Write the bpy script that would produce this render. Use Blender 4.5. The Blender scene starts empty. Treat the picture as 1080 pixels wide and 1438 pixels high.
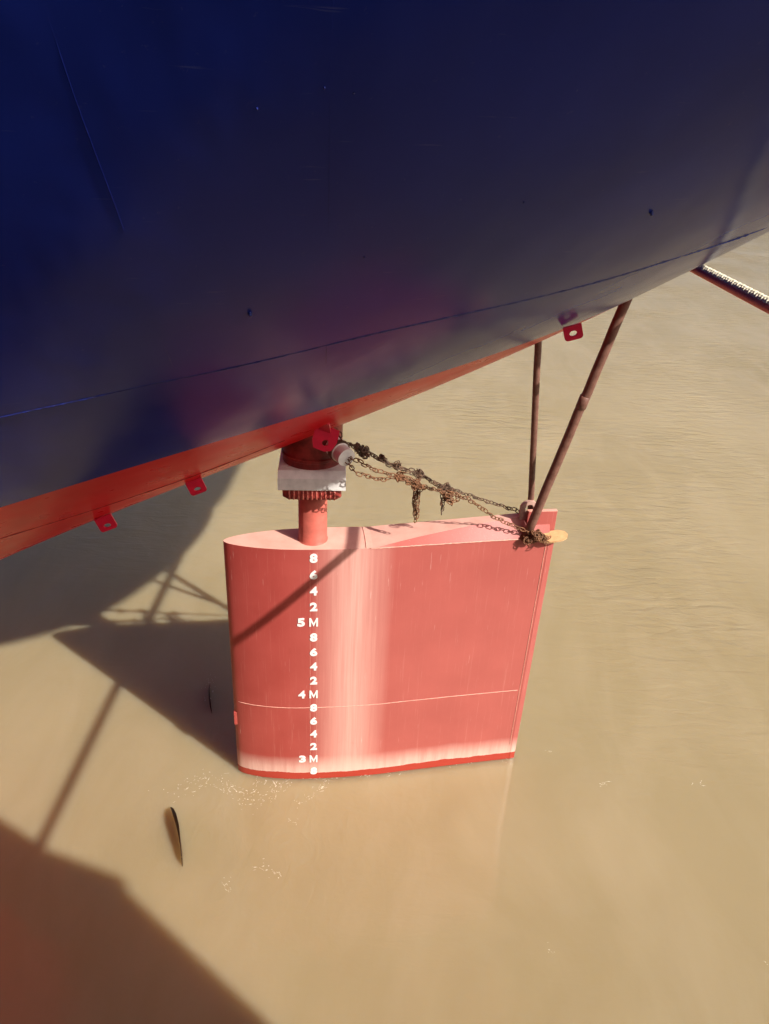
import bpy, bmesh, math, random
import numpy as np
from mathutils import Vector, Matrix
random.seed(4); RNG = np.random.default_rng(5)
S = bpy.context.scene
COL = S.collection
R = math.radians

# ------------------------------------------------------------------ camera
cam_d = bpy.data.cameras.new('camera'); cam = bpy.data.objects.new('camera', cam_d); COL.objects.link(cam)
cam_d.sensor_fit = 'HORIZONTAL'; cam_d.sensor_width = 36.0; cam_d.lens = 36.0
cam_d.clip_start = 0.05; cam_d.clip_end = 6000
_d = Vector((-100/1080, 1981/1080, 1.0)).normalized(); _up = -_d
_fw = Vector((0, 0, 1)); _Y = (_fw - _up*_fw.dot(_up)).normalized(); _X = _Y.cross(_up)
if _X.x < 0: _X = -_X
M3 = Matrix((_X, _Y, _up))                       # world from (right, down, forward)
right, down, fwd = M3 @ Vector((1,0,0)), M3 @ Vector((0,1,0)), M3 @ Vector((0,0,1))
cam.matrix_world = Matrix(((right.x, -down.x, -fwd.x, 0), (right.y, -down.y, -fwd.y, 0),
                           (right.z, -down.z, -fwd.z, 7.29), (0, 0, 0, 1)))
S.camera = cam

# ------------------------------------------------------------------ sky, sun, exposure
SUN = Vector((1.0, -0.73, 1.0)).normalized()      # towards the sun
elev = math.asin(SUN.z); azim = math.atan2(SUN.x, SUN.y)
W = bpy.data.worlds.new('World'); S.world = W; W.use_nodes = True
wn = W.node_tree.nodes; wl = W.node_tree.links
sky = wn.new('ShaderNodeTexSky'); sky.sky_type = 'NISHITA'; sky.sun_disc = False
sky.sun_elevation = elev; sky.sun_rotation = azim
sky.air_density = 0.7; sky.dust_density = 5.0; sky.ozone_density = 0.3
wl.new(sky.outputs[0], wn['Background'].inputs[0]); wn['Background'].inputs[1].default_value = 0.085
sun_d = bpy.data.lights.new('sun', 'SUN'); sun_d.energy = 5.0; sun_d.angle = R(0.53); sun_d.color = (1.0, 0.94, 0.85)
sun = bpy.data.objects.new('sun', sun_d); COL.objects.link(sun)
sun.rotation_euler = SUN.to_track_quat('Z', 'Y').to_euler(); sun.location = (20, -15, 25)
S.view_settings.view_transform = 'Standard'; S.view_settings.look = 'None'
S.view_settings.gamma = 1.0; S.view_settings.use_curve_mapping = False
S.view_settings.exposure = 0.50

# ------------------------------------------------------------------ helpers
def tag(o, label=None, cat=None, group=None, kind=None):
    for k, v in (('label', label), ('category', cat), ('group', group), ('kind', kind)):
        if v: o[k] = v
    return o

def empty(name, loc=(0,0,0), rz=0.0):
    o = bpy.data.objects.new(name, None); COL.objects.link(o)
    o.empty_display_size = 0.2; o.location = loc; o.rotation_euler = (0,0,rz); return o

def mesh_obj(name, bm, mats, parent=None, smooth=True):
    me = bpy.data.meshes.new(name); (bmesh.ops.recalc_face_normals(bm, faces=bm.faces) if name in ('strand', 'inner_core', 'red_core', 'chain_run', 'knot', 'pipe', 'joint_sleeve', 'weld_bead', 'pipe_stub', 'clamp', 'padeye', 'lug_plate', 'lifting_lug', 'anode_plate', 'collar', 'bearing_flange', 'bolt', 'rudder_stock', 'rudder_trunk', 'rudder_body') else None); bm.normal_update(); bm.to_mesh(me); bm.free()
    for m in (mats if isinstance(mats, (list, tuple)) else [mats]): me.materials.append(m)
    if smooth:
        for p in me.polygons: p.use_smooth = True
    o = bpy.data.objects.new(name, me); COL.objects.link(o)
    if parent: o.parent = parent
    return o

def sharp(o, deg=35):
    try: o.data.set_sharp_from_angle(angle=R(deg))
    except Exception: pass
    return o

def box(bm, lo, hi, bevel=0.0, seg=2, mtx=None):
    r = bmesh.ops.create_cube(bm, size=1.0); vs = r['verts']
    for v in vs:
        v.co = Vector([(lo[i]+hi[i])/2 + v.co[i]*(hi[i]-lo[i]) for i in range(3)])
    geo = list(vs)
    if bevel > 0:
        es = list({e for v in vs for e in v.link_edges})
        rr = bmesh.ops.bevel(bm, geom=es, offset=bevel, segments=seg, affect='EDGES', profile=.5)
        geo = list({v for f in rr['faces'] for v in f.verts} | {v for v in vs if v.is_valid})
    if mtx is not None:
        for v in geo: v.co = mtx @ v.co
    return geo

def frames(pts):
    P = [Vector(p) for p in pts]; T = []
    for i in range(len(P)):
        a = P[max(0,i-1)]; b = P[min(len(P)-1,i+1)]; T.append((b-a).normalized())
    n = T[0].orthogonal().normalized(); N = [n]
    for i in range(1,len(P)):
        n = N[-1] - T[i]*N[-1].dot(T[i]); N.append(n.normalized())
    return P, T, N

def tube(bm, pts, r, n=12, cap=True, mat=0):
    P, T, N = frames(pts); rings = []
    for i, p in enumerate(P):
        rr = r[i] if isinstance(r, (list, tuple)) else r
        b = T[i].cross(N[i])
        rings.append([bm.verts.new(p + (N[i]*math.cos(a) + b*math.sin(a))*rr)
                      for a in (2*math.pi*k/n for k in range(n))])
    for a, b in zip(rings[:-1], rings[1:]):
        for k in range(n):
            f = bm.faces.new((a[k], a[(k+1)%n], b[(k+1)%n], b[k])); f.material_index = mat
    if cap:
        bm.faces.new(rings[0][::-1]).material_index = mat; bm.faces.new(rings[-1]).material_index = mat

def prism(bm, outline, z0, z1, hole=None, mtx=None):
    """outline/hole: (x,y) rings of equal count when hole given; extruded in z."""
    mtx = mtx or Matrix.Identity(4)
    V = lambda ring, z: [bm.verts.new(mtx @ Vector((x, y, z))) for x, y in ring]
    o0, o1 = V(outline, z0), V(outline, z1); n = len(outline)
    for k in range(n): bm.faces.new((o0[k], o0[(k+1)%n], o1[(k+1)%n], o1[k]))
    if hole is None:
        bm.faces.new(o0[::-1]); bm.faces.new(o1)
    else:
        h0, h1 = V(hole, z0), V(hole, z1)
        for k in range(n):
            j = (k+1) % n
            bm.faces.new((h0[j], h0[k], h1[k], h1[j]))
            bm.faces.new((o1[k], o1[j], h1[j], h1[k]))
            bm.faces.new((o0[j], o0[k], h0[k], h0[j]))

def lathe(bm, prof, n=48, mtx=None):
    mtx = mtx or Matrix.Identity(4); rings = []
    for r, z in prof:
        rings.append([bm.verts.new(mtx @ Vector((r*math.cos(2*math.pi*k/n), r*math.sin(2*math.pi*k/n), z))) for k in range(n)])
    for a, b in zip(rings[:-1], rings[1:]):
        for k in range(n): bm.faces.new((a[k], a[(k+1)%n], b[(k+1)%n], b[k]))
    bm.faces.new(rings[0][::-1]); bm.faces.new(rings[-1])

def smooth_path(pts, n=8):
    P = [Vector(p) for p in pts]; P = [2*P[0]-P[1]] + P + [2*P[-1]-P[-2]]; out = []
    for i in range(1, len(P)-2):
        for k in range(n):
            t = k/n; a, b, c, d = P[i-1], P[i], P[i+1], P[i+2]
            out.append(0.5*((2*b) + (c-a)*t + (2*a-5*b+4*c-d)*t*t + (3*b-a-3*c+d)*t**3))
    out.append(P[-2]); return out

# ------------------------------------------------------------------ materials
class NT:
    def __init__(s, name):
        s.m = bpy.data.materials.new(name); s.m.use_nodes = True
        s.n = s.m.node_tree.nodes; s.l = s.m.node_tree.links; s.p = s.n['Principled BSDF']
        s.tc = s.n.new('ShaderNodeTexCoord')
    def set(s, **k):
        for a, v in k.items(): s.p.inputs[a.replace('_', ' ')].default_value = v
    def link(s, a, b): s.l.new(a, b)
    def mapping(s, scale=(1,1,1), rot=(0,0,0), loc=(0,0,0), src='Object'):
        m = s.n.new('ShaderNodeMapping'); m.inputs['Scale'].default_value = scale
        m.inputs['Rotation'].default_value = rot; m.inputs['Location'].default_value = loc
        s.link(s.tc.outputs[src], m.inputs[0]); return m.outputs[0]
    def noise(s, scale, detail=3, rough=.5, vec=None, dist=0):
        t = s.n.new('ShaderNodeTexNoise'); t.inputs['Scale'].default_value = scale
        t.inputs['Detail'].default_value = detail; t.inputs['Roughness'].default_value = rough
        t.inputs['Distortion'].default_value = dist
        s.link(vec if vec is not None else s.tc.outputs['Object'], t.inputs['Vector']); return t.outputs['Fac']
    def ramp(s, fac, stops):
        r = s.n.new('ShaderNodeValToRGB'); e = r.color_ramp.elements
        while len(e) > 1: e.remove(e[-1])
        e[0].position = stops[0][0]; e[0].color = (*stops[0][1], 1) if isinstance(stops[0][1], tuple) else (stops[0][1],)*3 + (1,)
        for p, c in stops[1:]:
            k = e.new(p); k.color = (*c, 1) if isinstance(c, tuple) else (c, c, c, 1)
        s.link(fac, r.inputs[0]); return r.outputs[0]
    def mix(s, fac, a, b):
        m = s.n.new('ShaderNodeMix'); m.data_type = 'RGBA'
        for inp, v in ((m.inputs[0], fac), (m.inputs[6], a), (m.inputs[7], b)):
            if isinstance(v, (int, float)): inp.default_value = v
            elif isinstance(v, tuple): inp.default_value = (*v, 1)
            else: s.link(v, inp)
        return m.outputs[2]
    def math(s, op, a, b=None, clamp=False):
        m = s.n.new('ShaderNodeMath'); m.operation = op; m.use_clamp = clamp
        for inp, v in zip(m.inputs, (a, b)):
            if v is None: continue
            if isinstance(v, (int, float)): inp.default_value = v
            else: s.link(v, inp)
        return m.outputs[0]
    def sep(s, vec):
        x = s.n.new('ShaderNodeSeparateXYZ'); s.link(vec, x.inputs[0]); return x.outputs
    def bump(s, h, strength, dist=.01, prev=None):
        b = s.n.new('ShaderNodeBump'); b.inputs['Strength'].default_value = strength
        b.inputs['Distance'].default_value = dist; s.link(h, b.inputs['Height'])
        if prev is not None: s.link(prev, b.inputs['Normal'])
        return b.outputs[0]
    def color(s, c): s.link(c, s.p.inputs['Base Color'])
    def normal(s, nrm): s.link(nrm, s.p.inputs['Normal'])

def simple(name, col, rough=.5, metal=0, var=.25, scale=12, bump=.15, spec=.5):
    t = NT(name); n = t.noise(scale, 5, .6)
    d = tuple(c*(1-var) for c in col); l = tuple(min(1, c*(1+var)) for c in col)
    t.color(t.ramp(n, [(.3, d), (.7, l)])); t.set(Roughness=rough, Metallic=metal)
    t.p.inputs['Specular IOR Level'].default_value = spec
    t.normal(t.bump(t.noise(scale*6, 3), bump, .004)); return t.m

def make_hull_paint(name, col, rough):
    t = NT(name)
    n1 = t.noise(1.3, 4, .5); n2 = t.noise(34, 4, .65, t.mapping((1, 1, .25)))
    c = t.ramp(n1, [(.3, tuple(x*.88 for x in col)), (.7, tuple(x*1.1 for x in col))])
    c = t.mix(t.ramp(n2, [(.66, 0), (.8, .12)]), c, (.32, .33, .38))
    sc_ = t.noise(1.0, 3, .6, t.mapping((3, 3, 60), (0, R(12), 0)))
    c = t.mix(t.ramp(sc_, [(.70, 0), (.78, .16)]), c, (.22, .25, .36))
    t.color(c)
    t.link(t.ramp(t.noise(3.5, 4), [(.3, rough*.85), (.7, rough*1.2)]), t.p.inputs['Roughness'])
    b = t.bump(t.noise(1.5, 2, .45, t.mapping((1.6, 1, .7))), .3, .03)
    b = t.bump(t.noise(60, 2), .02, .004, b); t.normal(b)
    t.p.inputs['Specular IOR Level'].default_value = .07
    return t.m
M = {}
M['navy'] = make_hull_paint('navy_hull_paint', (.010, .024, .23), .20)
M['hullred'] = make_hull_paint('red_bottom_paint', (.62, .009, .014), .30)

def make_rudder_paint():
    t = NT('faded_red_antifouling')
    red = (.47, .082, .062)
    n1 = t.noise(1.6, 4, .55); c = t.ramp(n1, [(.3, (.335, .048, .040)), (.7, (.40, .068, .057))])
    streak = t.noise(1.0, 6, .7, t.mapping((26, 26, .55)))
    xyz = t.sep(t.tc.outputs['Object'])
    c = t.mix(t.math('MULTIPLY', t.ramp(t.math('ADD', t.math('MULTIPLY', xyz[0], .4), .4), [(.25, 0), (.7, .15)]), 1.0), c, (.62, .30, .26))  # leading side darker, tail paler: shading of the curved face put into the paint
    # gloss highlight behind the stock painted into the colour, broken by vertical chalk streaks
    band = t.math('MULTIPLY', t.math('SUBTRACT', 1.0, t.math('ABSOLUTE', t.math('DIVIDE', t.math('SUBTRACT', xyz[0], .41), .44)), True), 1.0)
    gloss_mask = t.math('MULTIPLY', t.ramp(band, [(.0, 0), (.3, .35), (.85, 1)]), t.ramp(streak, [(.30, .50), (.65, .85)]))
    c = t.mix(gloss_mask, c, (.76, .42, .36))
    fine = t.noise(1.0, 6, .75, t.mapping((70, 70, 1.1)))
    c = t.mix(t.ramp(fine, [(.58, 0), (.74, .32)]), c, (.72, .40, .34))
    rust = t.noise(3.2, 6, .7, t.mapping((1, 1, .30)), .6)
    c = t.mix(t.ramp(rust, [(.62, 0), (.76, .30)]), c, (.24, .035, .025))
    scr = t.noise(1.0, 3, .6, t.mapping((55, 55, 2.2), (0, R(9), 0)))
    c = t.mix(t.ramp(scr, [(.70, 0), (.76, .5)]), c, (.80, .60, .54))
    # salt line left above the water and wet paint below it
    wav = t.math('MULTIPLY', t.math('SUBTRACT', t.noise(3.2, 6, .65), .5), .08)
    z = t.math('ADD', xyz[2], wav)
    up = t.noise(1.0, 5, .7, t.mapping((14, 14, 1.0)))
    salt = t.math('MULTIPLY', t.ramp(t.math('DIVIDE', z, .5), [(.20, 0), (.215, 1), (.40, .75), (.74, 0)]), t.ramp(up, [(.25, .5), (.7, .95)]))
    c = t.mix(salt, c, (.80, .54, .46))
    wet = t.ramp(t.math('DIVIDE', z, .5), [(.20, 1), (.215, 0)])
    c = t.mix(wet, c, (.40, .045, .03))
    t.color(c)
    t.link(t.mix(wet, .42, .12) if False else t.ramp(wet, [(0, .42), (1, .15)]), t.p.inputs['Roughness'])
    b = t.bump(streak, .10, .006); b = t.bump(t.noise(1.1, 2), .22, .03, b); b = t.bump(t.noise(90, 3), .08, .002, b); t.normal(b)
    return t.m
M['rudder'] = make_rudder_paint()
def make_top_paint():
    t = NT('chalky_red_top_paint')
    n = t.noise(5, 6, .65); c = t.ramp(n, [(.3, (.66, .34, .27)), (.7, (.74, .44, .36))])
    d = t.noise(24, 5, .7); c = t.mix(t.ramp(d, [(.62, 0), (.78, .5)]), c, (.62, .50, .38))
    t.color(c); t.set(Roughness=.55); t.normal(t.bump(d, .15, .004)); return t.m
M['top'] = make_top_paint()
M['stock'] = simple('red_stock_paint', (.50, .12, .09), .38, 0, .2, 9, .1)
M['trunk'] = simple('dark_red_trunk_paint', (.26, .032, .026), .45, 0, .5, 9, .25)
M['bright'] = simple('crimson_lug_paint', (.62, .012, .045), .4, 0, .12, 10, .08)
M['white'] = simple('white_collar_paint', (.72, .71, .69), .5, 0, .13, 11, .15)
M['numeral'] = simple('white_numeral_paint', (.82, .81, .78), .5, 0, .06, 30, .1)
M['bead'] = simple('weld_bead_worn_paint', (.66, .33, .26), .5, 0, .2, 40, .4)
M['navybead'] = simple('navy_weld_bead', (.012, .022, .17), .25, 0, .3, 50, .5)
M['redbead'] = simple('dark_red_weld_bead', (.20, .012, .012), .3, 0, .3, 40, .4)
def make_rust(name, a, b, rough=.75):
    t = NT(name); n = t.noise(14, 6, .7); c = t.ramp(n, [(.32, a), (.68, b)])
    f = t.noise(60, 4, .6); c = t.mix(t.ramp(f, [(.6, 0), (.75, .6)]), c, (.10, .035, .02)); t.color(c)
    t.set(Roughness=rough); t.normal(t.bump(n, .35, .004)); return t.m
M['pole'] = make_rust('rusty_brown_steel', (.11, .046, .032), (.22, .105, .078), .5)
M['chain'] = make_rust('rusty_chain_steel', (.10, .045, .022), (.26, .11, .045))
M['darkchain'] = make_rust('dark_chain_steel', (.05, .032, .022), (.17, .09, .05))
M['lug'] = make_rust('pinkish_bare_steel', (.42, .25, .20), (.55, .36, .30), .5)
M['tan'] = make_rust('tan_anode', (.52, .29, .13), (.66, .40, .20), .6)
def make_rope():
    t = NT('braided_rope_fibre'); n = t.noise(90, 4, .6)
    t.color(t.ramp(n, [(.3, (.74, .66, .48)), (.7, (.88, .82, .66))])); t.set(Roughness=.85)
    t.p.inputs['Specular IOR Level'].default_value = .1; return t.m
M['rope'] = make_rope()
M['ropered'] = simple('red_rope_fibre', (.88, .27, .20), .8, 0, .25, 80, .3)
M['blade'] = simple('wet_bronze_blade', (.045, .022, .012), .5, 0, .3, 9, .1, .2)
M['foam'] = simple('foam_white', (.74, .68, .54), .6, 0, .05, 30, .1)
M['greysteel'] = simple('grey_ship_paint', (.10, .11, .13), .45, 0, .15, 2, .1)
M['house'] = simple('cream_deckhouse_paint', (.55, .52, .46), .5, 0, .08, 2, .05)
M['deck'] = simple('brown_deck_paint', (.20, .09, .06), .6, 0, .2, 4, .2)
M['glass'] = simple('dark_window_glass', (.02, .025, .03), .05, 0, .05, 1, 0)

def make_water():
    t = NT('muddy_river_water')
    xyz = t.mapping((1,1,1))
    big = t.noise(.16, 4, .5, None, .6)
    c = t.ramp(big, [(.3, (.310, .243, .132)), (.7, (.366, .292, .170))])
    mid = t.noise(.9, 5, .6, t.mapping((1, .45, 1), (0, 0, R(25))), .8)
    c = t.mix(t.ramp(mid, [(.42, 0), (.72, .55)]), c, (.395, .318, .198))
    t.color(c)
    t.set(Roughness=.025); t.p.inputs['IOR'].default_value = 1.5
    t.p.inputs['Subsurface Weight'].default_value = 1.0
    t.p.inputs['Subsurface Radius'].default_value = (1.0, .80, .55)
    t.p.inputs['Subsurface Scale'].default_value = .75
    w1 = t.noise(.55, 3, .5, t.mapping((1, .5, 1), (0, 0, R(30))), .5)
    b = t.bump(w1, .40, .12)
    w2 = t.noise(5.0, 4, .55, t.mapping((.32, 1, 1), (0, 0, R(-14))), .5)
    wx = t.sep(t.tc.outputs['Object'])
    farm = t.ramp(t.math('DIVIDE', t.math('ADD', wx[1], t.math('MULTIPLY', wx[0], .6)), 16), [(.45, .12), (.85, 1)])
    amp = t.math('MULTIPLY', t.ramp(t.noise(.3, 3), [(.38, .12), (.64, .9)]), farm)
    b2 = t.n.new('ShaderNodeBump'); b2.inputs['Distance'].default_value = .05
    t.link(amp, b2.inputs['Strength']); t.link(w2, b2.inputs['Height']); t.link(b, b2.inputs['Normal'])
    w3 = t.noise(14, 3, .6, None, .3)
    b3 = t.bump(w3, .05, .02, b2.outputs[0])
    ds = t.n.new('ShaderNodeVectorMath'); ds.operation = 'DISTANCE'; t.link(t.tc.outputs['Object'], ds.inputs[0]); ds.inputs[1].default_value = (-1.2, 6.3, 0)
    near = t.ramp(t.math('DIVIDE', ds.outputs['Value'], 2.4), [(.2, .22), (1, 0)])
    w4 = t.noise(4.5, 2, .5, t.mapping((1, .55, 1), (0, 0, R(-35))), 1.6)
    b4 = t.n.new('ShaderNodeBump'); b4.inputs['Distance'].default_value = .05
    t.link(near, b4.inputs['Strength']); t.link(w4, b4.inputs['Height']); t.link(b3, b4.inputs['Normal']); b3 = b4.outputs[0]
    t.normal(b3); return t.m
M['water'] = make_water()

# ------------------------------------------------------------------ setting: the river
bm = bmesh.new()
vs = [bm.verts.new((x, y, 0)) for x, y in ((-2500,-2500), (2500,-2500), (2500,2500), (-2500,2500))]; bm.faces.new(vs)
tag(mesh_obj('water', bm, M['water'], smooth=False), 'muddy tan river water around the ship', 'water', kind='structure')

# ------------------------------------------------------------------ the ship
HP = [4.3664, 1.9672, 0.2639, 0.6085, 0.0824, 0.0924, 0.1268]
B0, X0, XE, MM, A0, A1, A2, BB, BB1 = 6.3674, 1.9785, 7.4385, 2.9705, 1.1594, .0915, .062, .8399, -.0178
YAW = 0.2; ZD = 10.0
def zb_of(x):
    xc = max(x, -5.0); q = xc/5
    z = sum(c*q**k for k, c in enumerate(HP))
    if x < -3.2: z -= 1.15*(-3.2-x)**1.25 if x < -3.2 else 0
    return min(max(z, -2.5), ZD-.3)
def hull_v(x, z):
    zb = zb_of(x); t = min(max((z-zb)/(ZD-zb), 0), 1); q = max(x, -5)/5
    Q = min(max((x-X0)/(XE-X0), 0), 1); Bx = B0*math.sqrt(max(1-Q**MM, 1e-9))
    a = min(max(A0+A1*q+A2*q*q, 1), 6); b = min(max(BB+BB1*q, .3), 1)
    return Bx*(1-(1-t)**a)**b
def hull_pt(x, z, side=1): return Vector((x, -side*hull_v(x, z), z))
def hull_n(x, z):
    a = hull_pt(x+.01, z)-hull_pt(x-.01, z); b = hull_pt(x, z+.01)-hull_pt(x, z-.01)
    n = a.cross(b).normalized(); return n if n.y < 0 else -n
def paint_z(x): return max(5.245+.281*(x-.17), zb_of(x)+.02) if x > -9 else max(2.96, zb_of(x)+.02)
ship = empty('ship', (-.75, 6.83, 0), YAW)
tag(ship, 'large navy blue ship stern with a red painted bottom overhanging the river', 'ship')
bm = bmesh.new()
XS = np.concatenate([np.linspace(-16, -5, 14)[:-1], np.linspace(-5, 6.6, 93)[:-1], XE - .8385*np.linspace(1, 0.0, 16)**2])
def rowz(x):
    zb = zb_of(x); pe = min(paint_z(x), ZD-.2)
    lowr = [zb+(pe-zb)*s**1.6 for s in np.linspace(0, 1, 17)]
    return lowr + [pe+(ZD-.13-pe)*s for s in np.linspace(0, 1, 31)[1:]]
near, far = [], []
for x in XS:
    zz = rowz(float(x))
    near.append([bm.verts.new(hull_pt(float(x), z)) for z in zz])
    far.append([near[-1][0]] + [bm.verts.new(hull_pt(float(x), z, -1)) for z in zz[1:]])
NR = len(near[0])
for i in range(len(XS)-1):
    for j in range(NR-1):
        for side, A in ((0, near), (1, far)):
            q = [A[i][j], A[i+1][j], A[i+1][j+1], A[i][j+1]]
            if side: q = q[::-1]
            try: f = bm.faces.new(q); f.material_index = 0 if j < 16 else 1
            except ValueError: pass
    bm.faces.new((near[i][-1], near[i+1][-1], far[i+1][-1], far[i][-1])).material_index = 1
bmesh.ops.remove_doubles(bm, verts=bm.verts, dist=.0005)
bmesh.ops.recalc_face_normals(bm, faces=bm.faces)
hull = mesh_obj('hull', bm, [M['hullred'], M['navy']], ship); sharp(hull, 50)

def bead(name, pts, r, mat, n=6, jitter=.25):
    bm = bmesh.new(); P = smooth_path(pts, 24); P = [p + Vector(RNG.normal(size=3))*r*.22 for p in P]
    tube(bm, P, [r*(1+jitter*random.uniform(-1, 1)) for _ in P], n); return mesh_obj(name, bm, mat, ship)
def on_hull(tab, off=0.0):
    out = []
    for x, z in tab: out.append(hull_pt(x, z) + hull_n(x, z)*off)
    return out
weld_tab = [(-4.0, 5.22), (-3.0, 5.43), (-1.94,5.648),(-1.548,5.722),(-1.174,5.797),(-.587,5.905),(.107,6.066),(.445,6.132),(.872,6.21),(1.352,6.303),(1.672,6.378),(2.028,6.48),(2.277,6.544),(2.58,6.625),(3.2,6.8)]
bead('weld_bead', on_hull(weld_tab, .0), .0042, M['navybead'])
bead('weld_bead', on_hull([(-3.2, 3.80), (-2.669,3.90),(-1.957,4.03),(-1.174,4.24),(-.7,4.44),(-.285,4.656)], 0), .004, M['redbead'])
bead('reflection_ridge', on_hull([(-1.1, 8.0), (-1.085,7.346), (-1.04, 6.8), (-.997,6.10), (-.96, 5.6)], -.0003), .0008, M['navy'])  # thin ridge added to draw a soft reflection edge on the glossy side
bead('reflection_ridge', on_hull([(-.33, 8.2), (-.32,7.52), (-.24, 6.8), (-.142,6.05), (-.08, 5.6)], -.0003), .0008, M['navy'])  # second added ridge, for another faint line in the side's reflections
# small welded stubs on the side plating
for x, z, s in ((-.569, 6.316, .012), (1.388, 6.833, .011), (-.534, 7.228, .004), (-.32, 7.297, .004), (-.22, 7.285, .003), (.62, 6.9, .004), (-.05, 6.63, .004)):
    p = hull_pt(x, z); n = hull_n(x, z); bm = bmesh.new()
    mt = Matrix.Translation(p) @ n.to_track_quat('Z', 'Y').to_matrix().to_4x4()
    lathe(bm, [(s, -.004), (s, s*.6), (s*.72, s*.8), (s*.66, s*1.5), (s*.3, s*1.7)], 10, mt)
    sharp(mesh_obj('stud', bm, M['navybead'], ship), 40)

def W2S(p):                                          # world to ship coordinates
    d = Vector(p) - Vector((-.75, 6.83, 0)); c, s = math.cos(YAW), math.sin(YAW)
    return Vector((d.x*c + d.y*s, -d.x*s + d.y*c, d.z))
def rounded_ring(w, h, r, n=8):
    out = []
    for cx, cy, a0 in ((w-r, h-r, 0), (-w+r, h-r, 90), (-w+r, -h+r, 180), (w-r, -h+r, 270)):
        for k in range(n): a = R(a0+90*k/(n-1)); out.append((cx+r*math.cos(a), cy+r*math.sin(a)))
    return out
def padeye(world, w, h, tilt, face, stem, mat=M['bright']):
    """plate with a round hole, hung from the shell; local x along the hull, y up."""
    p = W2S(world)
    mt = Matrix.Translation(p) @ Matrix.Rotation(R(face), 4, 'Z') @ Matrix.Rotation(-R(tilt), 4, 'Y') @ Matrix.Rotation(R(90), 4, 'X')
    bm = bmesh.new()
    out = rounded_ring(w, h, min(w, h)*.55)
    out = [(x, y+stem*.0 if y < 0 else y) for x, y in out]
    # square shoulders at the top edge where it is welded
    out = [((w if x > 0 else -w) if y > h*.35 else x, h+stem if y > h*.75 else y) for x, y in out]
    hole = [(.42*w*math.cos(2*math.pi*(k+2)/32), .44*h*math.sin(2*math.pi*(k+2)/32)) for k in range(32)]
    prism(bm, out, -.011, .011, hole, mt)
    o = mesh_obj('padeye', bm, mat, ship); return sharp(o, 40)
padeye((-2.583, 6.2, 3.626), .082, .050, 20, 0, .05)
padeye((-1.736, 6.3, 4.005), .078, .048, 20, 0, .05)
padeye((1.36, 5.80, 5.755), .070, .050, 18, -12, .012)
# large folded lug beside the rudder trunk
bm = bmesh.new()
p0 = W2S((-.545, 6.10, 4.667))
mt = Matrix.Translation(p0) @ Matrix.Scale(1.35, 4) @ Matrix.Rotation(R(-8), 4, 'Z') @ Matrix.Rotation(R(22), 4, 'Y') @ Matrix.Rotation(R(90-12), 4, 'X')
ol = [(-.085, .075), (-.07, -.04), (-.045, -.085), (.03, -.085), (.07, -.065), (.085, .0), (.07, .075)]
hl = [(.022*math.cos(a)+.015, .022*math.sin(a)-.03) for a in [R(130+360*k/7) for k in range(7)]]
prism(bm, ol, -.01, .01, hl, mt)
mt2 = Matrix.Translation(p0 + Vector((-.01, 0.0, .078))) @ Matrix.Rotation(R(-8), 4, 'Z') @ Matrix.Rotation(R(22), 4, 'Y') @ Matrix.Rotation(R(90+38), 4, 'X')
prism(bm, [(-.085, -.01), (.07, -.01), (.02, .11), (-.03, .12)], -.01, .01, None, mt2)
sharp(mesh_obj('lug_plate', bm, M['bright'], ship), 30)

# rudder trunk, collar, bearing
AX = Vector((-.724, 6.815, 0)); axl = W2S(AX)
T4 = Matrix.Translation(axl)
bm = bmesh.new(); lathe(bm, [(.293, 4.10), (.293, 4.205), (.299, 4.21), (.299, 4.235), (.286, 4.24), (.286, 5.1)], 64, T4)
sharp(mesh_obj('rudder_trunk', bm, M['trunk'], ship), 40)
bm = bmesh.new()
hw = .328
prof = [(-hw, -.34, 3.945), (-hw, -.345, 4.085), (-hw+.012, -.30, 4.165)]
# square collar with a bevelled upper edge, lofted as stacked squares
CR = Matrix.Translation(axl) @ Matrix.Rotation(R(-7), 4, 'Z')
lev = [(.317, .345, 3.957), (.32, .35, 3.963), (.32, .35, 4.080), (.318, .302, 4.142), (.31, .295, 4.146)]
rings = []
for wx, wy, z in lev: rings.append([bm.verts.new(CR @ Vector((x*wx, y*wy, z))) for x, y in ((-1,-1), (1,-1), (1,1), (-1,1))])
for a, b in zip(rings[:-1], rings[1:]):
    for k in range(4): bm.faces.new((a[k], a[(k+1)%4], b[(k+1)%4], b[k]))
bm.faces.new(rings[0][::-1]); bm.faces.new(rings[-1])
mesh_obj('collar', bm, M['white'], ship, smooth=False)
bm = bmesh.new()
prism(bm, rounded_ring(.282, .325, .06, 6), 3.865, 3.956, None, CR)
prism(bm, rounded_ring(.26, .30, .06, 6), 3.838, 3.865, None, CR)
bearing = sharp(mesh_obj('bearing_flange', bm, M['trunk'], ship), 35)
for k in range(11):
    bm = bmesh.new(); x = -.215 + .043*k
    lathe(bm, [(.011, 3.85), (.011, 3.95)], 8, CR @ Matrix.Translation((x, -.322, 0)))
    mesh_obj('bolt', bm, M['stock'], bearing)
# pipe stub beside the trunk
a = W2S((-.50, 6.56, 4.39)); b = W2S((-.368, 6.36, 4.365))
bm = bmesh.new(); tube(bm, [a, a+(b-a)*.55, a+(b-a)*.56, b], [.094, .094, .086, .086], 24)
o = mesh_obj('pipe_stub', bm, M['white'], ship); sharp(o, 40)
bm = bmesh.new(); tube(bm, [a+(b-a)*.30, a+(b-a)*.52], [.104, .104], 24)
sharp(mesh_obj('clamp', bm, M['darkchain'], o), 40)

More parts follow.
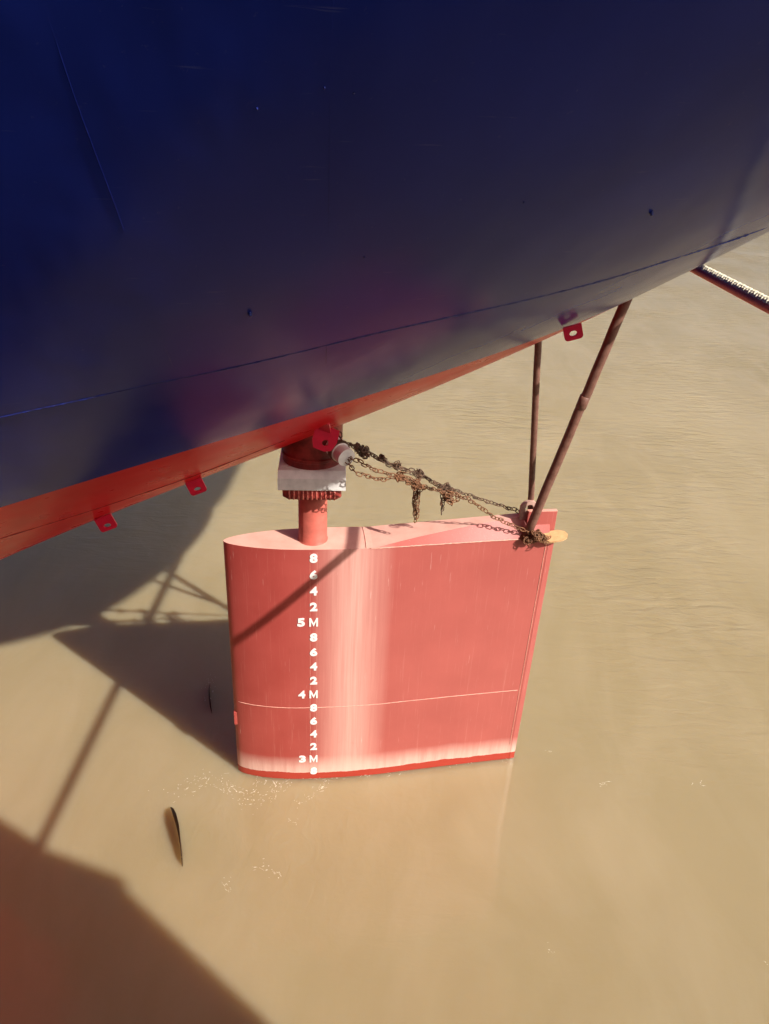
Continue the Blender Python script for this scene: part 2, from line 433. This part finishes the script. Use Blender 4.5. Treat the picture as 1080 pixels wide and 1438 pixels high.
# ------------------------------------------------------------------ the rudder
RY = .142
rud = empty('rudder', (-.724, 6.808, 0), RY)
tag(rud, 'big red ship rudder with white draft numerals standing in muddy water', 'rudder')
def W2R(p):
    d = Vector(p) - Vector((-.724, 6.808, 0)); c, s = math.cos(RY), math.sin(RY)
    return Vector((d.x*c + d.y*s, -d.x*s + d.y*c, d.z))
LX = [-.906, -.895, -.86, -.80, -.70, -.50, -.28, 0, .3, .6, 1.17, 1.7, 2.2, 2.50]
HT = [.004, .024, .055, .085, .122, .172, .205, .222, .226, .222, .182, .142, .108, .090]
def ht(x):
    i = min(max(np.searchsorted(LX, x)-1, 0), len(LX)-2)
    def d(k):
        if k == 0: return (HT[1]-HT[0])/(LX[1]-LX[0])
        if k == len(LX)-1: return (HT[-1]-HT[-2])/(LX[-1]-LX[-2])
        a = (HT[k]-HT[k-1])/(LX[k]-LX[k-1]); b = (HT[k+1]-HT[k])/(LX[k+1]-LX[k])
        return 0 if a*b <= 0 else 2*a*b/(a+b)
    h = LX[i+1]-LX[i]; t = (x-LX[i])/h
    return float((2*t**3-3*t*t+1)*HT[i] + (t**3-2*t*t+t)*h*d(i) + (3*t*t-2*t**3)*HT[i+1] + (t**3-t*t)*h*d(i+1))
ZT = 3.23; X1, X2 = .60, 2.50
def k_of(x): return min(max((x-X1)/(X2-X1), 0), 1)
def rake(x, z): return x - (.035*(ZT-z)/ZT)*max(0, min(1, (x-1)/1.5))
xs = np.concatenate([np.array([-.906, -.9, -.885, -.86, -.83, -.79]), np.linspace(-.74, 2.50, 66)])
bm = bmesh.new(); ring_n, ring_f = [], []
for x in xs:
    x = float(x); h = ht(x); k = k_of(x)
    zs = [-2.6, -.4, 0, .4, .82, 1.4, 2.0, 2.6, ZT]
    ring_n.append([bm.verts.new((rake(x, z), -h, z)) for z in zs])
    ring_f.append([bm.verts.new((rake(x, z), h, z if z < ZT else ZT+.235*k)) for z in zs])
for A, s in ((ring_n, 0), (ring_f, 1)):
    for i in range(len(xs)-1):
        for j in range(8):
            q = (A[i][j], A[i+1][j], A[i+1][j+1], A[i][j+1]); bm.faces.new(q if not s else q[::-1])
for i in (0, len(xs)-1):
    for j in range(8):
        q = (ring_f[i][j], ring_n[i][j], ring_n[i][j+1], ring_f[i][j+1]); bm.faces.new(q if i == 0 else q[::-1])
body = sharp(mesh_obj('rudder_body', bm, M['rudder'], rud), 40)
# top: a flat plate that climbs aft, with a sloping shoulder on the near side
bmf, bms = bmesh.new(), bmesh.new(); rows = []
for x in xs:
    x = float(x); h = ht(x); k = k_of(x)
    zp = ZT + .235*k; yin = -h + (h+.02)*min(1, 1.25*k**.9)
    rows.append((Vector((x, -h, ZT)), Vector((x, yin, zp)), Vector((x, h, zp))))
for a, b in zip(rows[:-1], rows[1:]):
    bmf.faces.new([bmf.verts.new(p) for p in (a[1], b[1], b[2], a[2])])
    if (a[1]-a[0]).length > 1e-5 or (b[1]-b[0]).length > 1e-5:
        bms.faces.new([bms.verts.new(p) for p in (a[0], b[0], b[1], a[1])])
for q in (bmf, bms): bmesh.ops.remove_doubles(q, verts=q.verts, dist=.0004)
mesh_obj('top_plate', bmf, M['top'], rud, smooth=False)
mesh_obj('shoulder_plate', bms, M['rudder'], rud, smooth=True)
# tail bar down the trailing edge and the upright plate at its head
bm = bmesh.new()
vsb = [bm.verts.new((rake(x, z), y, z)) for z in (-2.6, 3.2) for x, y in ((2.497, -.093), (2.56, -.080), (2.56, .06), (2.497, .07))]
for q in ((0,1,5,4), (1,2,6,5), (2,3,7,6), (3,0,4,7), (4,5,6,7), (3,2,1,0)): bm.faces.new([vsb[i] for i in q])
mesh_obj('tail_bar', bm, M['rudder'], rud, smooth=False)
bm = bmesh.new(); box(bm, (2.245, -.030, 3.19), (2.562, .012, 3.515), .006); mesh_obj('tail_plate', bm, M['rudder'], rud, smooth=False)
bm = bmesh.new(); box(bm, (2.243, -.032, 3.513), (2.564, .014, 3.522), .003); mesh_obj('weld_bead', bm, M['bead'], rud, smooth=False)
def rbead(pts, r, n=6, sub=3, mat=M['bead']):
    bm = bmesh.new(); P = smooth_path(pts, sub)
    tube(bm, [p + Vector((0, random.uniform(-1, 1)*r*.3, random.uniform(-1, 1)*r*.35)) for p in P], [r*random.uniform(.75, 1.2) for _ in P], n)
    return mesh_obj('weld_bead', bm, mat, rud)
rbead([(x, -ht(x), 1.13) for x in np.linspace(-.9, 2.42, 40)], .0045)
rbead([(x, -ht(x)-.001, ZT+.001) for x in np.linspace(.57, 2.2, 26)], .006)
rbead([(rake(2.47, z), -ht(2.47)-.001, z) for z in np.linspace(.25, 3.2, 24)], .004)
for xx, z0, z1 in ((-.036, .25, 3.2), (.036, .25, 3.2)):      # scribed guide lines between the numerals
    rbead([(xx, -ht(xx)+.0005, z) for z in np.linspace(z0, z1, 30)], .0016, 4, 2)
rbead([(x, y, ZT+.002) for x, y in ((.535, -.222), (.54, -.05), (.54, .1), (.535, .22))], .006)
bm = bmesh.new(); box(bm, (-.912, -.045, .76), (-.872, .02, .95), .006); mesh_obj('nosing_patch', bm, M['rudder'], rud, smooth=False)
bm = bmesh.new(); lathe(bm, [(.158, ZT-.01), (.152, ZT+.012), (.1455, ZT+.02), (.1455, 3.86)], 48, Matrix.Translation(W2R(AX)))
sharp(mesh_obj('rudder_stock', bm, M['stock'], rud), 40)
# lifting lug behind the pole foot
p = W2R((1.515, 7.15, 3.535))
bm = bmesh.new(); mt = Matrix.Translation(p) @ Matrix.Rotation(R(90), 4, 'X')
out = [(.095*math.cos(a), .085*math.sin(a)) if math.sin(a) > -.05 else (.095*(1 if math.cos(a) > 0 else -1)*min(1, abs(math.cos(a))*3), -.13) for a in [R(360*k/32) for k in range(32)]]
prism(bm, out, -.02, .02, [(.045*math.cos(R(360*k/32)), .045*math.sin(R(360*k/32))) for k in range(32)], mt)
sharp(mesh_obj('lifting_lug', bm, M['lug'], rud), 40)
# anode plate sticking out aft
p = W2R((1.80, 7.05, 3.262)); bm = bmesh.new()
prism(bm, [(-.17, -.055), (-.05, -.085), (.07, -.075), (.13, -.045), (.15, .0), (.13, .05), (.06, .08), (-.17, .07)], -.011, .011, None,
      Matrix.Translation(p) @ Matrix.Rotation(R(-6), 4, 'Y') @ Matrix.Rotation(R(13), 4, 'X'))
sharp(mesh_obj('anode_plate', bm, M['tan'], rud), 40)

# draft numerals
dg = bpy.context.evaluated_depsgraph_get()
MPOLY = [(0,0),(0,1),(.20,1),(.5,.38),(.80,1),(1,1),(1,0),(.80,0),(.80,.62),(.5,.0),(.20,.62),(.20,0)]
def letter_m(x, zc):
    bm = bmesh.new(); w, h = .092, .108
    pt = lambda q, D: (x+(q[0]-.5)*w, -ht(x+(q[0]-.5)*w)-D, zc+(q[1]-.5)*h)
    f = [bm.verts.new(pt(q, .006)) for q in MPOLY]; b = [bm.verts.new(pt(q, -.001)) for q in MPOLY]
    bm.faces.new(f)
    for k in range(len(f)): bm.faces.new((f[k], f[k-1], b[k-1], b[k]))
    bmesh.ops.triangulate(bm, faces=[q for q in bm.faces if len(q.verts) > 4]); mesh_obj('numeral', bm, M['numeral'], rud, smooth=False)
def numeral(ch, x, zc):
    cu = bpy.data.curves.new('numeral', 'FONT'); cu.body = ch; cu.size = .135; cu.extrude = .003; cu.offset = .003 if ch == 'M' else .0055
    cu.align_x = 'CENTER'; cu.resolution_u = 3
    to = bpy.data.objects.new('numeral_text', cu); COL.objects.link(to)
    bpy.context.view_layer.update(); d = bpy.context.evaluated_depsgraph_get()
    me = bpy.data.meshes.new_from_object(to.evaluated_get(d)); bpy.data.objects.remove(to); bpy.data.curves.remove(cu)
    ys = [v.co.y for v in me.vertices]; xx = [v.co.x for v in me.vertices]
    h = max(ys)-min(ys); cy = (max(ys)+min(ys))/2; cxm = (max(xx)+min(xx))/2; wd = max(xx)-min(xx)
    sx = .088/wd if ch == 'M' else .080/wd
    for v in me.vertices:
        X = (v.co.x-cxm)*sx; Z = (v.co.y-cy)*(.108/h); D = v.co.z
        v.co = (x+X, -ht(x+X)-.003-D, zc+Z)
    me.materials.append(M['numeral'])
    o = bpy.data.objects.new('numeral', me); COL.objects.link(o); o.parent = rud
    me.flip_normals() if me.polygons[0].normal.y > 0 and False else None
for i, ch in enumerate('8642M8642M8642M8'):
    zc = 3.13 - .2*i; letter_m(.0, zc) if ch == 'M' else numeral(ch, .0, zc)
    if ch == 'M': numeral('543'[(i-4)//5], -.132, zc)

# ------------------------------------------------------------------ the brace poles
def pole(bot, top, r, label, foot):
    o = empty('brace_pole', bot); tag(o, label, 'pole', 'steel poles bracing the rudder tail to the hull')
    d = Vector(top)-Vector(bot); bm = bmesh.new()
    P = [d*t for t in np.linspace(0, 1, 14)]
    tube(bm, [p + Vector(RNG.normal(size=3))*.002 for p in P], r, 20); mesh_obj('pipe', bm, M['pole'], o)
    bm = bmesh.new(); tube(bm, [d*.0-d*.004, d*.006, d*.012], [r*1.5, r*1.4, r*1.05], 16); mesh_obj('weld_collar', bm, M['chain'], o)
    if foot:
        bm = bmesh.new(); tube(bm, [d*.555, d*.556, d*.60, d*.601], [r*1.01, r*1.1, r*1.1, r*1.01], 20); mesh_obj('joint_sleeve', bm, M['pole'], o)
    return o
pole((1.50, 7.03, 3.235), (2.0+.04, 6.79, 5.78+.2), .046, 'thicker slanted rusty brown steel pole from rudder tail to hull', True)
pole((1.555, 7.24, 3.40), (1.30-.03, 6.80-.03, 5.40+.22), .032, 'thinner nearly upright rusty pole behind the slanted pole', False)

# ------------------------------------------------------------------ chains
def link_mesh(bm, c, t, n, L=.058, Wd=.036, r=.0054, seg=10, sides=5):
    b = t.cross(n).normalized(); st = (L-Wd)/2; ring = []
    for k in range(seg):
        a = 2*math.pi*k/seg; x = math.cos(a)*Wd/2 + (st if math.cos(a) > 0 else -st); y = math.sin(a)*Wd/2
        ctr = c + t*x + b*y; dr = (t*math.cos(a) + b*math.sin(a)).normalized()
        ring.append([bm.verts.new(ctr + (dr*math.cos(q) + n*math.sin(q))*r) for q in (2*math.pi*j/sides for j in range(sides))])
    for k in range(seg):
        A, B_ = ring[k], ring[(k+1)%seg]
        for j in range(sides): bm.faces.new((A[j], A[(j+1)%sides], B_[(j+1)%sides], B_[j]))
def chain_into(bm, pts, pitch=.042, wob=.005, **kw):
    P = smooth_path(pts, 20); acc = 0; nxt = 0; i = 0; flip = 0
    for a, b in zip(P[:-1], P[1:]):
        L = (b-a).length
        while nxt <= acc+L:
            c = a + (b-a)*((nxt-acc)/L if L else 0); t = (b-a).normalized()
            t = (t + Vector(RNG.normal(size=3))*.10).normalized()
            n = t.cross(Vector((0, 0, 1))).normalized() if flip else t.cross(t.cross(Vector((0, 0, 1)))).normalized()
            n = (Matrix.Rotation(random.uniform(-.45, .45)+.5, 3, t) @ n).normalized()
            link_mesh(bm, c + Vector(RNG.normal(size=3))*wob, t, n, **kw); flip ^= 1; nxt += pitch
        acc += L
def tangle(bm, c, rad, n, **kw):
    for _ in range(n):
        t = Vector(RNG.normal(size=3)).normalized(); nn = t.orthogonal().normalized()
        nn = Matrix.Rotation(random.uniform(0, 6.28), 3, t) @ nn
        link_mesh(bm, Vector(c) + Vector(RNG.normal(size=3))*rad, t, nn, **kw)
def chain_thing(label, mat, paths, knots, base, **kw):
    root = empty('chain', base); tag(root, label, 'chain', 'rusty chains tied between the hull and the rudder tail')
    for k, pts in enumerate(paths):
        bm = bmesh.new(); chain_into(bm, [Vector(p)-Vector(base) for p in pts], **kw)
        mesh_obj('chain_run', bm, mat, root)
    for c, rad, n in knots:
        bm = bmesh.new(); tangle(bm, Vector(c)-Vector(base), rad, n); mesh_obj('knot', bm, mat, root)
    return root
up = [(-.455,6.45,4.582),(-.422,6.466,4.493),(-.326,6.514,4.414),(-.228,6.562,4.362),(.01,6.673,4.192),(.331,6.817,4.004),(.557,6.913,3.859),(.789,7.009,3.743),(1.111,7.136,3.579),(1.50,7.25,3.42)]
up2 = [(-.40,6.50,4.45),(-.2,6.6,4.335),(.03,6.69,4.16),(.33,6.83,4.02),(.56,6.92,3.845),(.70,6.97,3.79)]
lo = [(-0.349, 6.38, 4.365), (-0.248, 6.32, 4.356), (-0.084, 6.3, 4.289), (0.115, 6.38, 4.189), (0.291, 6.55, 4.034),(.55,6.757,3.874),(.81,6.831,3.771),(1.091,6.905,3.552),(1.334,6.968,3.413),(1.537,6.99,3.325),(1.70,6.98,3.285),(1.75,7.0,3.29)]
chain_thing('dark upper chain with a thick knot running from hull to rudder tail', M['darkchain'], [up, up2],
            [((-.22, 6.55, 4.345), .022, 30), ((-.28, 6.53, 4.39), .014, 14), ((-.05, 6.65, 4.24), .012, 14), ((.10, 6.70, 4.15), .014, 16), ((.32, 6.81, 4.02), .016, 18), ((.62, 6.94, 3.83), .016, 16)], up[0])
chain_thing('rusty orange lower chain sagging and wrapped round the rudder tail', M['chain'],
            [lo, [(-0.36, 6.36, 4.317), (-0.275, 6.26, 4.283), (-0.144, 6.24, 4.243), (-0.015, 6.3, 4.199), (0.116, 6.38, 4.175), (0.242, 6.5, 4.063)],
             [(0.115, 6.38, 4.189), (0.216, 6.45, 4.146), (0.312, 6.56, 4.022), (0.398, 6.62, 3.982)],
             [(.55,6.757,3.874),(.64,6.8,3.75),(.72,6.82,3.76),(.70,6.83,3.83)]],
            [((0.128, 6.38, 4.183), .018, 16), ((0.278, 6.55, 4.033), .016, 14), ((.62, 6.78, 3.80), .03, 22), ((1.58, 6.97, 3.30), .028, 46), ((1.66, 6.97, 3.28), .02, 18), ((1.50, 6.95, 3.25), .018, 14)], lo[0])
chain_thing('short doubled rusty chain end hanging below the lower chain', M['chain'],
            [[(.300,6.75,3.934),(.305,6.75,3.745),(.313,6.75,3.51)], [(.315,6.742,3.95),(.33,6.74,3.75),(.322,6.745,3.56)], [(.288,6.755,3.95),(.29,6.752,3.75),(.302,6.75,3.60)]], [((.305, 6.745, 3.93), .018, 8)], (.30, 6.75, 3.934), pitch=.036)
chain_thing('thin loose chain end dangling nearest the middle of the rudder top', M['darkchain'],
            [[(.557,6.85,3.84),(.574,6.85,3.707),(.578,6.85,3.569)], [(.659,6.88,3.83),(.649,6.88,3.70)]], [((.56, 6.85, 3.84), .016, 6)], (.557, 6.85, 3.827), pitch=.036)

# ------------------------------------------------------------------ mooring rope: braided strands round a red core
ra, rb = Vector((2.533, 7.70, 6.085)), Vector((2.66, .6, 6.20))
rope = empty('mooring_rope', ra); tag(rope, 'thick cream braided mooring rope with a red underside at the right edge', 'rope')
d = rb-ra; dn = d.normalized(); s1 = dn.cross(Vector((0, 0, 1))).normalized(); s2 = s1.cross(dn)
N_ = 560
for k in range(14):
    bm = bmesh.new(); sg = 1 if k % 2 else -1; ph = 2*math.pi*k/14; P = []
    for i in range(N_+1):
        u = i/N_; a = ph + sg*2*math.pi*u*d.length/.30; rr = .0405 + .0022*math.sin(7*(a-ph)*sg + k*math.pi/2)
        P.append(d*u + (s1*math.cos(a) + s2*math.sin(a))*rr)
    tube(bm, P, .0085, 6); mesh_obj('strand', bm, M['rope'], rope)
bm = bmesh.new(); tube(bm, [d*t for t in np.linspace(0, 1, 30)], .040, 12); mesh_obj('inner_core', bm, M['rope'], rope)
bm = bmesh.new(); tube(bm, [d*t + Vector((-.025, 0, -.007)) for t in np.linspace(0, 1, 30)], .033, 16); mesh_obj('red_core', bm, M['ropered'], rope)

# ------------------------------------------------------------------ propeller just breaking the surface
prop = empty('propeller', (-2.25, 6.72, -1.475), YAW*.6)
tag(prop, 'ship propeller with two blade tips just breaking the water before the rudder', 'propeller')
bm = bmesh.new(); lathe(bm, [(.12, -.35), (.26, -.30), (.30, 0), (.26, .3), (.10, .42)], 24, Matrix.Rotation(R(90), 4, 'Y')); mesh_obj('hub', bm, M['blade'], prop)
def blade(ang, Rr, tipw, lean):
    bm = bmesh.new(); n, m = 16, 9; rows = []
    for i in range(n+1):
        u = i/n; r = .22 + (Rr-.22)*u; ch = (.30 + .5*math.sin(math.pi*min(1, u*.62+.1)))*math.sqrt(max(0, 1-max(0, (u-.72)/.28)**2.6))*tipw + .01
        pitch = R(52-47*u); th = .028*(1-.85*u)
        rows.append([])
        for sgn in (1, -1):
            for j in range(m+1):
                c = (j/m-.5)*ch; tt = sgn*th*math.sqrt(max(0, 1-(2*j/m-1)**2))
                x = -c*math.sin(pitch) + tt*math.cos(pitch) + lean*u*u; y = c*math.cos(pitch) + tt*math.sin(pitch)
                rows[-1].append(bm.verts.new((x, y, r)))
    k = 2*(m+1)
    for a, b in zip(rows[:-1], rows[1:]):
        for sgn in range(2):
            for j in range(m):
                o_ = sgn*(m+1)+j; q = (a[o_], a[o_+1], b[o_+1], b[o_]); bm.faces.new(q if sgn else q[::-1])
    bmesh.ops.rotate(bm, verts=bm.verts, cent=(0,0,0), matrix=Matrix.Rotation(ang, 3, 'X')); bmesh.ops.remove_doubles(bm, verts=bm.verts, dist=.0005)
    bmesh.ops.recalc_face_normals(bm, faces=bm.faces); mesh_obj('blade', bm, M['blade'], prop)
for ang in (41.5, 130, 222, 313.5): blade(R(ang), 2.09, 1.3, .12)

# ------------------------------------------------------------------ foam flecks on the current
foam_curves = [([(-2.27,6.2),(-1.88,6.49),(-1.64,6.35),(-1.46,6.29),(-1.33,6.53),(-1.27,6.66)], 150, .05),
 ([(-1.56,6.17),(-1.28,6.21),(-1.06,6.44),(-1.02,6.57)], 90, .05), ([(-.86,6.17),(-.63,6.41),(-.54,6.57)], 46, .03),
 ([(-1.64,6.66),(-1.22,6.60),(-.7,6.575),(-.01,6.66),(.69,6.83),(1.75,7.12)], 60, .018), ([(-2.6,6.35),(-2.2,6.42),(-1.86,6.58)], 40, .06),
 ([(-1.51,5.16),(-1.36,5.06)], 14, .03), ([(-1.2,5.31),(-1.02,5.34),(-.91,5.24)], 30, .035), ([(2.77,6.71),(2.95,6.75)], 10, .02),
 ([(3.93,6.79),(4.14,6.86)], 8, .015), ([(2.2,7.22),(2.32,7.22)], 5, .02), ([(1.81,4.63),(1.87,4.58)], 6, .02), ([(-.96,5.98),(-.83,5.97)], 7, .03),
 ([(-2.34,8.31),(-2.21,7.82)], 34, .05), ([(1.62, 7.02), (1.74, 7.10)], 16, .02), ([(3.91,4.6),(3.97,4.59)], 6, .03)]
bm = bmesh.new()
def ribbon(c, t, L, w):
    n = max(3, int(L/.012)); a0 = math.atan2(t.y, t.x); prev = None; p = Vector(c); ph = random.uniform(0, 6.28)
    for k in range(n+1):
        a0 += RNG.normal()*.15; d_ = Vector((math.cos(a0), math.sin(a0), 0)); b = Vector((-d_.y, d_.x, 0))
        ww = w*max(.05, abs(math.sin(ph + k*.9)))*random.uniform(.5, 1.3)*math.sin(math.pi*(k+.4)/(n+.8))
        cur = (bm.verts.new(p - b*ww), bm.verts.new(p + Vector((0, 0, ww*.6+.0004))), bm.verts.new(p + b*ww))
        if prev:
            bm.faces.new((prev[0], cur[0], cur[1], prev[1])); bm.faces.new((prev[1], cur[1], cur[2], prev[2]))
        prev = cur; p = p + d_*(L/n)
for pts, n, sp in foam_curves:
    P = smooth_path([(x, y, 0) for x, y in pts], 20)
    for q_ in range(n):
        i = random.randrange(len(P)-1); t = (P[i+1]-P[i]).normalized(); c = P[i] + Vector((RNG.normal()*sp, RNG.normal()*sp, .003))
        t = (t + Vector((RNG.normal()*.35, RNG.normal()*.35, 0))).normalized()
        if q_ % 4 == 0: ribbon(c, t, .02 + .07*random.random()**2, .0016 + .0036*random.random()**2)
        elif q_ % 4 < 3: ribbon(c, t, .010 + .014*random.random(), .0016 + .0045*random.random()**2)
tag(mesh_obj('foam', bm, M['foam']), 'scattered white foam flecks on the current beside the rudder', 'foam', kind='stuff')

# ------------------------------------------------------------------ the vessel the picture is taken from (outside the frame; casts the lower left shadow)
ves = empty('moored_vessel', (2, -4, 0)); tag(ves, 'vessel behind the viewpoint whose shadow darkens the water at lower left', 'ship')
bm = bmesh.new(); box(bm, (-22, -7, -1), (24, 3.35, 5.55), .05); mesh_obj('hull', bm, M['greysteel'], ves, smooth=False)
bm = bmesh.new(); box(bm, (-21.9, -6.9, 5.555), (23.9, 3.2, 5.60)); mesh_obj('deck', bm, M['deck'], ves, smooth=False)
bm = bmesh.new(); box(bm, (-6, -4.0, 5.6), (3.90, 2.92, 8.40)); mesh_obj('deckhouse', bm, M['house'], ves, smooth=False)
bm = bmesh.new()
prism(bm, [(-6.2, -4.2), (3.95, -4.2), (3.95, 2.95), (3.1, 3.22), (2.15, 3.72), (-6.2, 3.72)], 8.41, 8.52, None); mesh_obj('roof', bm, M['house'], ves, smooth=False)
